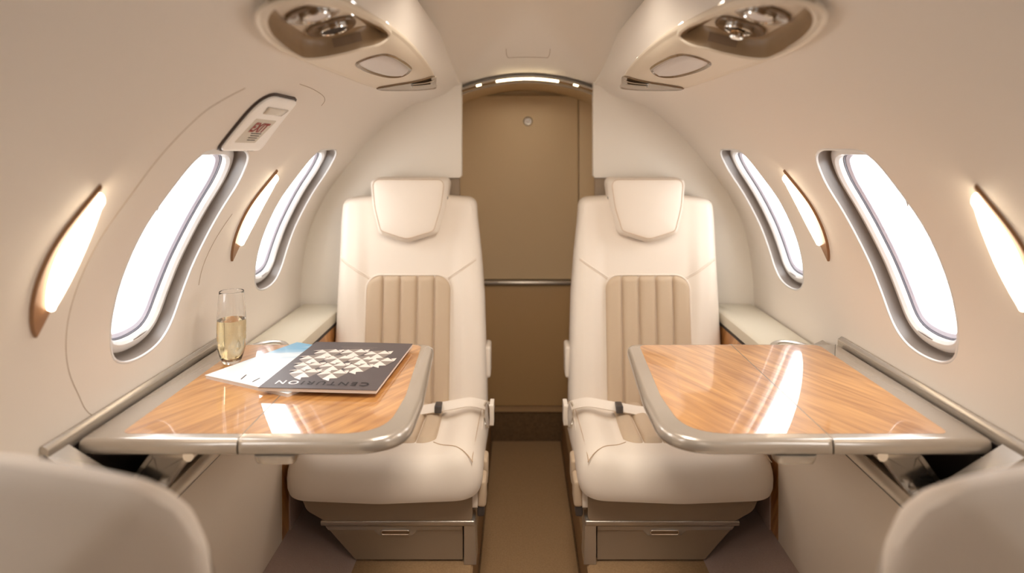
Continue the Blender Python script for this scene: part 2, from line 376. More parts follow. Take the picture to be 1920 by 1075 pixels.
# windows
wn = 0
for s in (-1, 1):
    for yc in sorted(WIN_Y, reverse=True):
        wn += 1
        O = win_outline(yc)
        root = bpy.data.objects.new('window_%d' % wn, None); scn.collection.objects.link(root); root['kind'] = 'structure'
        root.location = (s*.70, yc, E-.35); root.empty_display_size = .05
        def ringset(lst): return loft([[S(u, v, o) for u, v in (inset(O, d) if d else O)] for d, o in lst])
        mk('window_lip', ringset([(-.0035, .0003), (-.0025, .0012), (0, .0012), (.001, -.0005), (.001, -.003)]), M['wframe'], root, s)
        mk('window_reveal', ringset([(.001, -.002), (.002, -.012), (.006, -.026), (.011, -.027)]), M['wshade'], root, s)
        mk('window_inner_frame', ringset([(.0105, -.027), (.0115, -.021), (.017, -.0175), (.024, -.0175), (.029, -.022), (.030, -.029), (.029, -.033)]), M['wframe'], root, s)
        mk('window_seal', ringset([(.0285, -.0315), (.030, -.0305), (.0315, -.0305), (.032, -.034)]), M['wseal'], root, s)
        mk('window_outer_frame', ringset([(.031, -.034), (.033, -.033), (.039, -.036), (.041, -.042)]), M['wlav'], root, s)
        mk('window_pane', relief(O, S, [(.038, -.0385)], 6), M['pane'], root, s)
        if s: mk('shade_slot', extr(rounded([(yc+.012, a_of_z(-.335)), (yc+.062, a_of_z(-.330)), (yc+.062, a_of_z(-.326)), (yc+.012, a_of_z(-.331))], .001, 3), S, -.0200, -.018), M['wshade'], root, s)

# ceiling, floor, aft wall
V = []; ny = 60; nx = 28
rings = [[(-.33+.66*j/nx, -1+3.02*i/ny, ceil_z(-.33+.66*j/nx, -1+3.02*i/ny)) for j in range(nx+1)] for i in range(ny+1)]
ce = mk('ceiling', loft(rings, False), M['ceil'], kind='structure', recalc=False)
def cp(x, y): return Vector((x, y, ceil_z(x, y)-.0003))
mk('hatch_seam', tube([cp(x, y) for x, y in catmull([(-.060, 1.765), (-.060, 1.80), (-.056, 1.82), (-.045, 1.825), (.045, 1.825), (.056, 1.82), (.060, 1.80), (.060, 1.765)], 4, False)], .0007, 6), M['seam'], ce)
mk('wall_front', box(-.75, .75, -1.04, -1.0, -1.1, .45), M['bulk'], kind='structure')
fl = [(-.60,-1.06),(.60,-1.06),(.60,-.905),(.385,-.92),(.131,-.92),(.126,-.925),(.124,-1.03),(-.124,-1.03),(-.126,-.925),(-.131,-.92),(-.385,-.92),(-.60,-.905)]
fo = mk('floor', prism(fl, -1.0, 2.30), M['carpet'], kind='structure', sharp=30)
for s in (1, -1):
    mk('floor_seam', tube([(.1215, -.9, -1.0285), (.1215, 2.279, -1.0285)], .0022, 6), M['riser'], fo, s)
    mk('trim_1' if s > 0 else 'trim_2', prism([(.385,-.921),(.545,-.861),(.60,-.861),(.60,-.93),(.385,-.93)], -1.0, 1.95), M['mauve'], s=s, kind='structure')
mk('trim_3', box(-.40, .40, 2.279, 2.38, -1.06, -.921, .004), M['riser'], kind='structure')
mk('trim_4', box(-.40, .40, 2.272, 2.38, -.927, -.918, .004, 3), M['carpet_p'], kind='structure')
# vestibule: side walls, ceiling, aft wall, door
for s in (1, -1):
    mk('wall_vestibule_right' if s > 0 else 'wall_vestibule_left', box(.285, .32, 1.97, 2.36, -.93, .30), M['door'], s=s, kind='structure')
rings = [[(-.30+.6*j/12, y, .232-.9*(-.30+.6*j/12)**2-dz) for j in range(13)] for y, dz in ((2.0, .0), (2.005, .006), (2.10, .012), (2.34, .022))]
mk('ceiling_vestibule', loft(rings, False), M['door'], kind='structure', recalc=False)
mk('wall_aft', box(-.32, .32, 2.335, 2.37, -1.05, .32), M['door'], kind='structure')
dr = mk('door_1', box(-.245, .186, 2.312, 2.334, -.466, .192, .003), M['door'], kind='structure')
mk('lower_door_panel', box(-.245, .245, 2.306, 2.334, -.917, -.486, .004), M['door_l'], dr)
mk('door_rail', box(-.26, .26, 2.292, 2.318, -.484, -.468, .006, 4), M['silver'], dr)
mk('side_door_panel', box(.189, .26, 2.314, 2.334, -.466, .192, .002), M['door'], dr)
def yz(x, z, d): return Vector((x, 2.312-d, z))
circ = lambda cx, cy, r, n=32: [(cx+r*math.cos(2*PI*k/n), cy+r*math.sin(2*PI*k/n)) for k in range(n)]
mk('door_latch', relief(circ(.006, .100, .0165), yz, [(0, 0), (0, .003), (.002, .005), (.004, .004)], 3), M['silver'], dr)
mk('latch_centre', relief(rounded([(-.001, .094), (.013, .094), (.013, .106), (-.001, .106)], .003, 3), yz, [(0, .003), (0, .006), (.001, .007)], 2), M['lens'], dr)
# arch above the doorway
def arc(z0, y, x1=.215, n=40, k=.9): return [(-x1+2*x1*i/n, y, z0-k*(-x1+2*x1*i/n)**2) for i in range(n+1)]
ar = mk('door_arch_trim', tube(arc(.216, 1.972), .0085, 12, ry=.007), M['chrome'])
ar['label'] = 'polished silver arch trim with a lit strip above the rear doorway'; ar['category'] = 'arch trim'
mk('arch_band', loft([[Vector(p)+Vector((0, dy, dz)) for p in arc(.212, 1.975)] for dy, dz in ((0, 0), (.012, -.006), (.022, -.008), (.024, 0), (.024, .03))], False), M['silver_g'], ar)
mk('light_strip', tube(arc(.2145, 1.9655, .095, 24), .0035, 8), M['led'], ar)
for s in (1, -1): mk('light_strip', tube([(x, 1.9655, .2145-.9*x*x) for x in (.140, .147, .155)], .0028, 8), M['led'], ar, s)
# bulkheads behind the seats
for s in (1, -1):
    pts = []
    for k in range(61):
        a = AMAX*.955*k/60; p = S(1.945, a, -.004)
        pts.append((p.x, p.z))
    top = pts[-1]
    out = [p for p in pts if not (p[1] > .0 and p[0] < .2085)]
    pl = [(.684, -.93)]+out+[(.199, .232), (.199, -.080), (.204, -.086), (.240, -.086), (.240, -.93)]
    bk = mk('wall_aft_right' if s > 0 else 'wall_aft_left', prism(pl, 1.945, 1.985), M['bulk'], s=s, kind='structure', sharp=30)
    mk('bulkhead_post', box(.205, .245, 1.952, 1.982, -.925, -.087, .003), M['taupe'], bk, s)
    mk('corner_bead', tube([(.1995, 1.947, -.08), (.1995, 1.947, .16)], .0018, 6), M['bulk'], bk, s)

# ------------------------------------------------------------------ wall sconces
SIDE = {1: 'right', -1: 'left'}
def leaf_pts(c, tipT, tipB, w):     # leaf between two tips in (depth, arc)
    T = Vector(tipT); B = Vector(tipB); ax = (T-B); L = ax.length; ax.normalize(); pr = Vector((ax.y, -ax.x)); out = []
    for k in range(25):
        t = k/24; out.append(B+ax*L*t+pr*w[0]*math.sin(PI*t**.85)**.9)
    for k in range(1, 24):
        t = 1-k/24; out.append(B+ax*L*t-pr*w[1]*math.sin(PI*t**.85)**.9)
    return [tuple(p) for p in out]
LAMP_Y = {1.39: 'rear', .825: 'front'}
for s in (-1, 1):
    for yc, where in ((1.395, 'rear'), (.822, 'near')):
        top = (yc-.033, a_of_z(-.042)); bot = (yc+.018, a_of_z(-.245))
        lab = {'rear': 'leaf shaped glowing wall light between the two windows on the %s wall' % SIDE[s], 'near': 'large leaf shaped wall light nearest the camera on the %s wall' % SIDE[s]}[where]
        th = thing('wall_sconce', lab, 'wall light', (.61, yc, -.245), 'wall lights between the windows', s)
        o = leaf_pts(yc, top, bot, (.030, .024))
        mk('bezel', relief(o, S, [(0, -.002), (.0005, .003), (.002, .005)], 6), M['bronze'], th, s)
        # lens sits towards the aft edge, shorter than the bezel
        T = Vector(top); B = Vector(bot); t2 = B.lerp(T, .955)+Vector((.002, 0)); b2 = B.lerp(T, .17)+Vector((.008, 0))
        l = leaf_pts(yc, tuple(t2), tuple(b2), (.024, .015))
        def LS(u, v, o_): return S(u, v, o_)
        mk('light_lens', relief(l, S, [(0, .004), (0, .010), (.002, .013), (.005, .015)], 6), M['lamp'], th, s)

# ------------------------------------------------------------------ overhead service units
def psu(s):
    th = thing('overhead_service_panel', 'cream overhead service panel with two round air vents above the %s side seat' % SIDE[s], 'overhead panel', (.30, 1.3, .12), 'overhead service panels', s)
    A = a_of_x
    o = PSU_O
    O = resample(catmull([(y, A(x)) for y, x in o], 8), .012)
    def H(y): return .0045+.0045*(1-sst(.9, 1.4, y))
    def P(u, v, off): return S(u, v, (off*H(u)/.024) if 0 < off < .024 else (H(u)+off-.024 if off > 0 else off))
    po = [(.657,.264),(.668,.290),(.722,.311),(.80,.3255),(.885,.332),(.925,.331),(.948,.315),(.960,.290),(.968,.262),(.995,.240),(.996,.232),(.93,.2312),(.84,.2335),(.76,.2370),(.69,.246)]
    Pk = resample(catmull([(y, A(x)) for y, x in po], 6), .006)
    N = len(Pk); c = Vector((.83, A(.275)))
    def hit(poly, ang):
        d = Vector((math.cos(ang), math.sin(ang))); best = None
        for i in range(len(poly)):
            p = Vector(poly[i])-c; q = Vector(poly[(i+1) % len(poly)])-c; e = q-p; det = d.x*(-e.y)+d.y*e.x
            if abs(det) < 1e-12: continue
            t = (p.x*(-e.y)+p.y*e.x)/det; u = (d.x*p.y-d.y*p.x)/det
            if t > 0 and -1e-6 <= u <= 1+1e-6 and (best is None or t > best): best = t
        return tuple(c+d*best)
    # even spacing on the outer edge, matched inwards by angle
    ang = [math.atan2(p[1]-c.y, p[0]-c.x) for p in O]
    inn = [hit(Pk, a) for a in ang]
    rings = [[P(u, v, -.004) for u, v in inset(O, -.001)], [P(u, v, .010) for u, v in O], [P(u, v, .020) for u, v in inset(O, .001)], [P(u, v, .0245) for u, v in inset(O, .004)], [P(u, v, .0245) for u, v in inset(O, .007)], [P(u, v, .0215) for u, v in inset(O, .010)]]
    q = inset(O, .010)
    for k in range(1, 13): rings.append([P(u+(a-u)*k/12, v+(b-v)*k/12, .0215+(.002 if k == 12 else 0)) for (u, v), (a, b) in zip(q, inn)])
    mk('housing', loft(rings), M['psu'], th, s, sharp=50)
    rim = [[P(u, v, o_) for u, v in inset(Pk, d)] for d, o_ in ((-.007, .0212), (-.006, .026), (-.002, .0272), (.0, .0262), (.001, .0225))]
    mk('recess_rim', loft(rim), M['psu'], th, s)
    W = [inset(Pk, .001), inset(Pk, .003), inset(Pk, .006), inset(Pk, .010)]
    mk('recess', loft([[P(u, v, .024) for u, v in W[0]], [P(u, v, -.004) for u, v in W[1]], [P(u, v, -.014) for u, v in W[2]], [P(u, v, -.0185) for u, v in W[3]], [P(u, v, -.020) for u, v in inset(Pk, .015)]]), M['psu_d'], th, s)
    mk('recess_floor', relief(Pk, P, [(.0145, -.0198), (.017, -.020)], 6), M['psu'], th, s)
    # label plate on the far wall of the recess
    far = [i for i in range(N) if Pk[i][0] > .945 and A(.305) < Pk[i][1] < A(.252)]
    i0, i1 = (min(far), max(far)) if far else (0, 3)
    mk('placard', loft([[P(*inset(Pk, .0028)[i], -.0008) for i in range(i0+1, i1)], [P(*inset(Pk, .0068)[i], -.0135) for i in range(i0+1, i1)]], False), M['psu_l'], th, s)
    P0 = P
    def P(u, v, off): return S(u, v, off-.0205)
    for k, (y, x) in enumerate(((.820, .277), (.906, .279))):
        a0 = A(x)
        vt = mk('air_vent', relief(circ(y, a0, .0375, 40), P, [(0, .0), (0, .004), (.002, .0055), (.012, .0045), (.017, .002)], 4), M['taupe_g'], th, s)
        mk('vent_ring', loft([[P(u, v, o_) for u, v in circ(y, a0, r, 32)] for r, o_ in ((.0205, .002), (.0205, .008), (.0193, .0095), (.018, .008), (.018, .002))]), M['chrome'], vt, s)
        if k == 0 or s < 0: mk('vent_core', relief(circ(y, a0, .018, 32), P, [(0, .002), (0, .006), (.002, .0075)], 4), M['lens'] if k == 0 else M['dark'], vt, s)
        else:
            n = 36; mk('vent_nozzle', loft([[P(y+(r*(1+.08*(j % 2)))*math.cos(2*PI*j/n)-.002, a0+(r*(1+.08*(j % 2)))*math.sin(2*PI*j/n), o_) for j in range(n)] for r, o_ in ((.0085, .002), (.0085, .018), (.007, .020))], True, False, True), M['chrome'], vt, s)
    mk('status_dot', relief(circ(.762, A(.268), .008, 20), lambda u, v, o_: P(u, v, o_+.001), [(0, 0), (0, .0015), (.001, .002)], 2), M['taupe'], th, s)
    P = P0
    lo = catmull([(y, A(x)) for y, x in ((1.055,.272),(1.072,.2545),(1.125,.2480),(1.20,.2462),(1.275,.2462),(1.325,.2495),(1.350,.268),(1.325,.285),(1.27,.2955),(1.18,.3015),(1.10,.2995),(1.067,.290))], 6)
    L = resample(lo, .006)
    fr = mk('reading_light_frame', loft([[P(u, v, o_) for u, v in inset(L, d)] for d, o_ in ((-.004, .0215), (-.0035, .0245), (-.001, .026), (.002, .0245), (.004, .0205))]), M['taupe_g'], th, s)
    mk('reading_light_lens', relief(L, P, [(.0035, .0205), (.0045, .0235), (.008, .025), (.014, .0262)], 8), M['lens'], fr, s)
    # slim vent at the aft end
    vo = resample(catmull([(y, A(x)) for y, x in [(1.70,.247),(1.64,.239),(1.57,.2325),(1.515,.239),(1.475,.258),(1.44,.290),(1.405,.330),(1.415,.3375),(1.455,.334),(1.54,.309),(1.63,.277)]], 8), .005)
    gr = mk('rear_grille', relief(vo, P, [(0, .022), (0, .0265), (.002, .0275), (.005, .026)], 4), M['taupe_g'], th, s)
    for (ya, xa), (yb, xb), w_ in (((1.480, .272), (1.565, .2395), .0040), (1.525 and (1.515, .278), (1.600, .246), .0026)):
        pts = [P(ya+(yb-ya)*t/6, A(xa)+(A(xb)-A(xa))*t/6, .0285) for t in range(7)]
        mk('switch_row', ribbon(pts, (2*w_, 2.4*w_, 0), .0020), M['chrome'], gr, s)
    return th
for s in (-1, 1): psu(s)

# ------------------------------------------------------------------ exit sign plate on the left wall
def text_vf(txt, size, rot=0, bold=0, align='CENTER', spacing=1.0):
    c = bpy.data.curves.new('lettering', 'FONT'); c.body = txt; c.size = size; c.align_x = align; c.align_y = 'CENTER'; c.offset = bold; c.space_character = spacing; c.resolution_u = 3
    o = bpy.data.objects.new('lettering', c); scn.collection.objects.link(o)
    me = bpy.data.meshes.new_from_object(o.evaluated_get(bpy.context.evaluated_depsgraph_get()))
    V = [Vector((v.co.x, v.co.y)) for v in me.vertices]; Fc = [tuple(p.vertices) for p in me.polygons]
    bpy.data.objects.remove(o); bpy.data.meshes.remove(me); bpy.data.curves.remove(c)
    R = Matrix.Rotation(rot, 2); return [R @ v for v in V], Fc
s = -1
ex = thing('exit_sign', 'white EXIT plate with red lettering above the left window', 'exit sign', (.46, 1.1, 0), None, s)
zA = a_of_z(.002); zB = a_of_z(.087)
eo = resample(rounded([(1.018, zA), (1.172, zA), (1.118, zB), (.985, zB)], [.014, .014, .012, .035], 6), .006)
mk('gasket', relief(eo, S, [(-.004, -.001), (-.004, .0035), (-.001, .004), (.004, .002)], 0), M['rubber'], ex, s)
mk('plate', relief(eo, S, [(0, 0), (0, .007), (.002, .009), (.005, .010)], 6), M['exitw'], ex, s)
am = (zA+zB)/2
def sk(u, v): return u      # the plate leans with the hatch
def EP(u, v, off): return S(sk(u, v), v, off)
mk('lens_window', relief(rounded([(1.026, a_of_z(.064)), (1.103, a_of_z(.064)), (1.110, a_of_z(.0745)), (1.018, a_of_z(.0745))], .002, 2), EP, [(0, .009), (0, .0112), (.001, .0115)], 3), M['silver'], ex, s)
mk('label_backing', relief(rounded([(1.028, a_of_z(.018)), (1.106, a_of_z(.018)), (1.106, a_of_z(.0555)), (1.022, a_of_z(.0555))], .002, 2), EP, [(0, .0098), (0, .0106)], 6), M['exitb'], ex, s)
V, Fc = text_vf('EXIT', .030, 0, .0012, spacing=1.08)
xw = max(v.x for v in V); yw = max(v.y for v in V)
mk('exit_lettering', ([EP(1.065+v.x/xw*.030, a_of_z(.0425)+v.y/yw*.0118, .0112) for v in V], Fc), M['red'], ex, s, recalc=False)
for k, wd in enumerate((.040, .034, .034, .030)):
    z0 = a_of_z(.0335)-.0050*k
    mk('small_print', relief([(1.094-wd, z0-.0008), (1.094, z0-.0008), (1.094, z0+.0008), (1.094-wd, z0+.0008)], EP, [(0, .0107), (0, .0111)], 1), M['ink'], ex, s)

# ------------------------------------------------------------------ seats
XC, Z0 = .325, -.70
def build_seat(s):
    lab = 'cream leather seat with ribbed beige centre and headrest on the %s of the aisle' % SIDE[s]
    th = thing('cabin_seat', lab, 'seat', (XC, 1.6, -.92), 'facing cream leather seats', s)
    # backrest
    def yf(z): return 1.772+(z+.70)*.13
    def bol(x, z):
        d = abs(x-XC-.012*sst(-.6, -.2, z)); return .016*sst(.112, .150, d)*(1-.75*sst(-.42, -.22, z)) - .014*sst(.17, .215, d)
    def BP(x, z, off): return Vector((x, yf(z)-off-(bol(x, z) if off > -.012 else 0)*sst(-.02, -.002, off), z))
    out = [(.112,-.77),(.115,-.66),(.117,-.60),(.124,-.42),(.134,-.30),(.146,-.20),(.150,-.141),(.342,-.128),(.532,-.141),(.535,-.20),(.536,-.30),(.538,-.42),(.541,-.60),(.542,-.66),(.542,-.77)]
    bo = resample(rounded(out, [.01,0,0,.1,.1,.1,.032,.3,.032,.1,.1,.1,0,0,.01], 10), .008)
    mk('backrest', relief(bo, BP, [(.02, -.085), (.006, -.082), (0, -.072), (0, -.030), (.001, -.018), (.005, -.007), (.012, -.001), (.020, 0)], 44, True), M['leather'], th, s)
    # ribbed insert: five channels
    hw = .119; ztop = -.353; cx = XC+.009
    ins = []; nx = 12; nz = 44
    for c in range(5):
        rings = []
        x0 = cx-hw+c*(2*hw/5); x1 = x0+2*hw/5
        for i in range(nx+1):
            t = i/nx; x = x0+(x1-x0)*t; d = abs(x-cx)
            zt = ztop-(.04-math.sqrt(max(0, .04**2-max(0, d-(hw-.04))**2)))
            o_ = .002+.0085*(1-(2*t-1)**4)-(.004 if i in (0, nx) else 0)
            r = []
            for k in range(nz+1):
                z = -.735+(zt+.735)*k/nz; e = min(1, (zt-z)/.008)
                r.append(BP(x, z, .001+(o_)*max(0, e)**.5-.004*(1-e) if e < 1 else o_+.001))
            rings.append(r)
        ins.append(loft(rings, False))
    mk('ribbed_back_insert', join(*ins), M['leather_d'], th, s, recalc=False, sharp=60)
    edge = [(cx-hw, -.735), (cx-hw, ztop-.04)]+[(cx-hw+.04-.04*math.cos(PI/2*k/6), ztop-.04+.04*math.sin(PI/2*k/6)) for k in range(7)]
    edge += [(2*cx-x, z) for x, z in reversed(edge)]
    mk('insert_piping', tube([BP(x, z, .0025) for x, z in edge], .0022, 6), M['leather'], th, s)
    for sg in (1, -1):
        a = (cx+sg*(hw-.010), ztop-.008); b = ((.538 if sg > 0 else .133)-sg*.012, -.305+.0)
        mk('diagonal_seam', tube([BP(a[0]+(b[0]-a[0])*t/14, a[1]+(b[1]-a[1])*t/14, .0006) for t in range(15)], .0016, 6), M['leather'], th, s)
        mk('seam_stitch_line', tube([BP(a[0]+(b[0]-a[0])*t/14, a[1]-.006+(b[1]-a[1])*t/14, .0002) for t in range(15)], .0006, 4), M['stitch'], th, s)
    # headrest
    hc = .336
    def HP(x, z, off): return Vector((x, yf(z)-off+.006*((x-hc)/.1)**2, z))
    ho = resample(rounded([(hc-.113, -.081), (hc+.113, -.081), (hc+.103, -.165), (hc+.082, -.238), (hc, -.263), (hc-.082, -.238), (hc-.103, -.165)], [.022, .022, .2, .018, .05, .018, .2], 8), .006)
    hp = mk('headrest', relief(ho, HP, [(.012, -.062), (.004, -.058), (0, -.046), (0, .010), (.0008, .022), (.004, .028)], 0, True), M['leather'], th, s)
    fo_ = inset(ho, .003)
    ff = [(hc+(x-hc)*.90, -.166+(z+.166)*.90+.004) for x, z in ho]
    c = centroid(ff)
    rings = [[HP(u, v, .028) for u, v in inset(ho, .004)], [HP(u+(a-u)*.5, v+(b-v)*.5, .0350) for (u, v), (a, b) in zip(inset(ho, .004), ff)], [HP(u, v, .0400) for u, v in ff], [HP(u, v, .0395) for u, v in inset(ff, .001)], [HP(u, v, .0405) for u, v in inset(ff, .003)]]
    g = inset(ff, .003)
    for k in range(1, 9):
        f = max(1-k/8, .001); rings.append([HP(c[0]+(u-c[0])*f, c[1]+(v-c[1])*f, .0405+.007*(1-f*f)) for u, v in g])
    mk('headrest_face', loft(rings, True, False, True), M['leather'], hp, s, sharp=50)
    mk('headrest_piping', tube([HP(u, v, .0402) for u, v in ff], .0009, 6, True), M['stitch'], hp, s)
    mk('headrest_shadow_gap', tube([HP(u, v, .001) for u, v in [q for q in (lambda L: L[next(i for i in range(len(L)) if L[i-1][1] >= -.13 > L[i][1]):]+L[:next(i for i in range(len(L)) if L[i-1][1] >= -.13 > L[i][1])])(inset(ho, -.0005)) if q[1] < -.13]], .0012, 6), M['dark'], hp, s)
    mk('headrest_post', box(hc-.03, hc+.03, yf(-.14)+.01, yf(-.14)+.03, -.20, -.13, .004), M['silver'], hp, s)
    # seat cushion
    def zt(x, y):
        z = -.672-.10*(y-1.47)
        if y < 1.50: z -= .013*((1.50-y)/.1)**2
        return z
    def CP(x, y, off):
        d = abs(x-XC); return Vector((x, y, zt(x, y)+off+(.012*sst(.115, .165, d)-.008*sst(.175, .215, d))*sst(-.045, -.005, off)))
    co = resample(rounded([(.108, 1.80), (.108, 1.60), (.104, 1.390), (.325, 1.378), (.540, 1.390), (.541, 1.60), (.541, 1.80)], [.01, .2, .065, .4, .065, .2, .01], 10), .008)
    mk('seat_cushion', relief(co, CP, [(.026, -.086), (.012, -.084), (.005, -.079), (.001, -.068), (0, -.050), (.002, -.034), (.007, -.020), (.015, -.010), (.025, -.004), (.037, -.0008), (.045, 0)], 30, True), M['leather'], th, s)
    ins = []; hx = .112; cx2 = XC+.004
    for c_ in range(5):
        rings = []
        for i in range(nx+1):
            t = i/nx; u = -1+2*(c_+t)/5; r = []
            for k in range(30):
                q = k/29; y = 1.478+(1.785-1.478)*q; x = cx2+u*(hx-.010*sst(0, 1, q)+.0)
                y = y+max(0, abs(u)-.72)**2*.30*(1-q)
                o_ = .002+.0085*(1-(2*t-1)**4)-(.005 if i in (0, nx) else 0); e = min(1, q/.03)
                r.append(CP(x, y, o_*e**.5-.003*(1-e)))
            rings.append(r)
        ins.append(loft(rings, False))
    mk('ribbed_seat_insert', join(*ins), M['leather_d'], th, s, recalc=False, sharp=60)
    CPF = [(0, -.050), (.002, -.034), (.007, -.020), (.015, -.010), (.025, -.004), (.037, -.0008), (.045, 0)]
    def soff(x, y):
        d = min(x-.108, .540-x, y-1.388)
        for (d0, o0), (d1, o1) in zip(CPF[:-1], CPF[1:]):
            if d <= d1: return o0+(o1-o0)*max(0, d-d0)/(d1-d0)
        return 0
    for sg in (1, -1):
        a = (cx2+sg*.108, 1.486); b = (XC+sg*.200, 1.404)
        mk('cushion_seam', tube([CP(a[0]+(b[0]-a[0])*t/16, a[1]+(b[1]-a[1])*t/16, soff(a[0]+(b[0]-a[0])*t/16, a[1]+(b[1]-a[1])*t/16)+.0004) for t in range(17)], .0011, 6), M['stitch'], th, s)
        xx = XC+sg*.1985
        mk('side_seam', tube([CP(xx, 1.404+.37*t/16, soff(xx, 1.404+.37*t/16)+.0003) for t in range(17)], .0010, 6), M['stitch'], th, s)
    # skirt, base, drawer
    so = rounded([(.128, -.735), (.520, -.735), (.494, -.800), (.455, -.822), (.128, -.822)], [.004, .01, .03, .02, .01], 6)
    mk('seat_skirt', extr(so, lambda x, z, d: Vector((x, 1.43+d, z)), 0, .34), M['taupe'], th, s)
    mk('base_rail', box(.122, .464, 1.428, 1.50, -.834, -.822, .003), M['silver'], th, s)
    mk('base_body', extr([(.135, -.834), (.465, -.834), (.392, -.917), (.135, -.917)], lambda x, z, d: Vector((x, 1.452+d, z)), 0, .30), M['dark'], th, s)
    lg = [(.146, -.826), (.126, -.826), (.122, -.835), (.119, -.9195), (.146, -.9195)]
    mk('base_leg', extr(lg, lambda x, z, d: Vector((x, 1.430+d, z)), 0, .055), M['silver'], th, s)
    mk('base_leg', extr(lg, lambda x, z, d: Vector((x, 1.68+d, z)), 0, .055), M['silver'], th, s)
    dw = mk('storage_drawer', extr([(.150, -.839), (.456, -.839), (.389, -.915), (.150, -.915)], lambda x, z, d: Vector((x, 1.441+d, z)), 0, .012), M['taupe'], th, s)
    mk('drawer_trim', extr([(.151, -.8395), (.455, -.8395), (.449, -.848), (.348, -.848), (.336, -.860), (.262, -.860), (.250, -.848), (.151, -.848)], lambda x, z, d: Vector((x, 1.4385+d, z)), 0, .004), M['silver_g'], dw, s)
    pill = rounded([(.268, -.8565), (.330, -.8565), (.330, -.8475), (.268, -.8475)], .0045, 5)
    mk('drawer_pull', extr(pill, lambda x, z, d: Vector((x, 1.4360+d, z)), 0, .004), M['taupe_g'], dw, s)
    mk('pull_rim', tube([(x, 1.4362, z) for x, z in pill], .0010, 6, True), M['chrome'], dw, s)
    mk('seat_side_shield', extr(rounded([(1.43, -.80), (1.84, -.80), (1.84, -.64), (1.79, -.70), (1.52, -.70), (1.45, -.745)], .012, 4), lambda y, z, d: Vector((.1165+d, y, z)), 0, .012), M['leather'], th, s)
    mk('folded_armrest', box(.106, .124, 1.83, 1.905, -.65, -.56, .008, 5), M['leather'], th, s)
    for y0, z0 in ((1.515, -.790), (1.440, -.800)):
        mk('control_paddle', box(.098, .118, y0, y0+.055, z0, z0+.060, .007, 4), M['leather_d'], th, s)
    mk('paddle_hinge', box(.102, .118, 1.445, 1.475, -.822, -.800, .003), M['belt_d'], th, s)
    # belt
    bpts = catmull([(.113, 1.685, -.668), (.150, 1.665, -.652), (.200, 1.655, -.656), (.250, 1.665, -.668), (.300, 1.680, -.681), (.36, 1.70, -.683), (.44, 1.715, -.674), (.530, 1.72, -.668)], 5, False)
    belt = mk('lap_belt', ribbon(bpts, [(0, .024, .014)]*len(bpts), .003), M['belt'], th, s)
    mk('belt_adjuster', box(.222, .240, 1.640, 1.672, -.672, -.652, .003), M['belt_d'], belt, s)
    mk('belt_end', extr(rounded([(1.655, -.655), (1.70, -.655), (1.70, -.712), (1.66, -.712)], .006, 4), lambda y, z, d: Vector((.090+d+.0*z, y, z)), 0, .010), M['belt'], belt, s)
    mk('belt_buckle_ring', tube([(.1065+.010*math.cos(2*PI*k/20), 1.672+.010*math.cos(2*PI*k/20), -.686+.034*math.sin(2*PI*k/20)) for k in range(20)], .0028, 8, True), M['chrome'], belt, s)
    return th
for s in (-1, 1): build_seat(s)

# foreground seats seen from behind
def fore_seat(s):
    th = thing('cabin_seat', 'blurred cream seat back in the near %s corner, facing away' % SIDE[s], 'seat', (.40, .48, -.92), 'facing cream leather seats', s)
    out = [(.190,-.74),(.200,-.62),(.215,-.44),(.232,-.32),(.244,-.276),(.262,-.246),(.290,-.229),(.33,-.221),(.42,-.206),(.52,-.222),(.536,-.30),(.540,-.50),(.540,-.74)]
    bo = resample(rounded(out, [.01,0,0,.05,.03,.03,.05,.1,.2,.06,.05,0,.01], 6), .010)
    cxl = lambda z: .276+max(0, -.232-z)*.95
    def FP(x, z, off): 
        y = .455-off+(.8*max(0, (cxl(z)-x))*sst(0, .03, cxl(z)-x) if off > -.05 else 0); t = max(0, y-.455)/.125
        return Vector((.42+(x-.42)*(1-.33*t) if x < .42 else x, y, z-.078*t*sst(-.6, -.3, z)))
    mk('backrest', relief(bo, FP, [(.01, -.125), (.003, -.118), (0, -.10), (0, -.035), (.003, -.015), (.010, -.004), (.02, 0), (.03, 0)], 18, True), M['leather'], th, s)
    co = resample(rounded([(.20, .58), (.54, .58), (.54, .98), (.20, .98)], .05, 6), .02)
    mk('seat_cushion', relief(co, lambda x, y, o_: Vector((x, y, -.68+o_)), [(.02, -.10), (.005, -.09), (0, -.07), (0, -.04), (.01, -.01), (.03, 0)], 6, True), M['leather'], th, s)
    mk('seat_base', box(.22, .46, .52, .90, -.9195, -.775, .01), M['taupe'], th, s)
for s in (-1, 1): fore_seat(s)

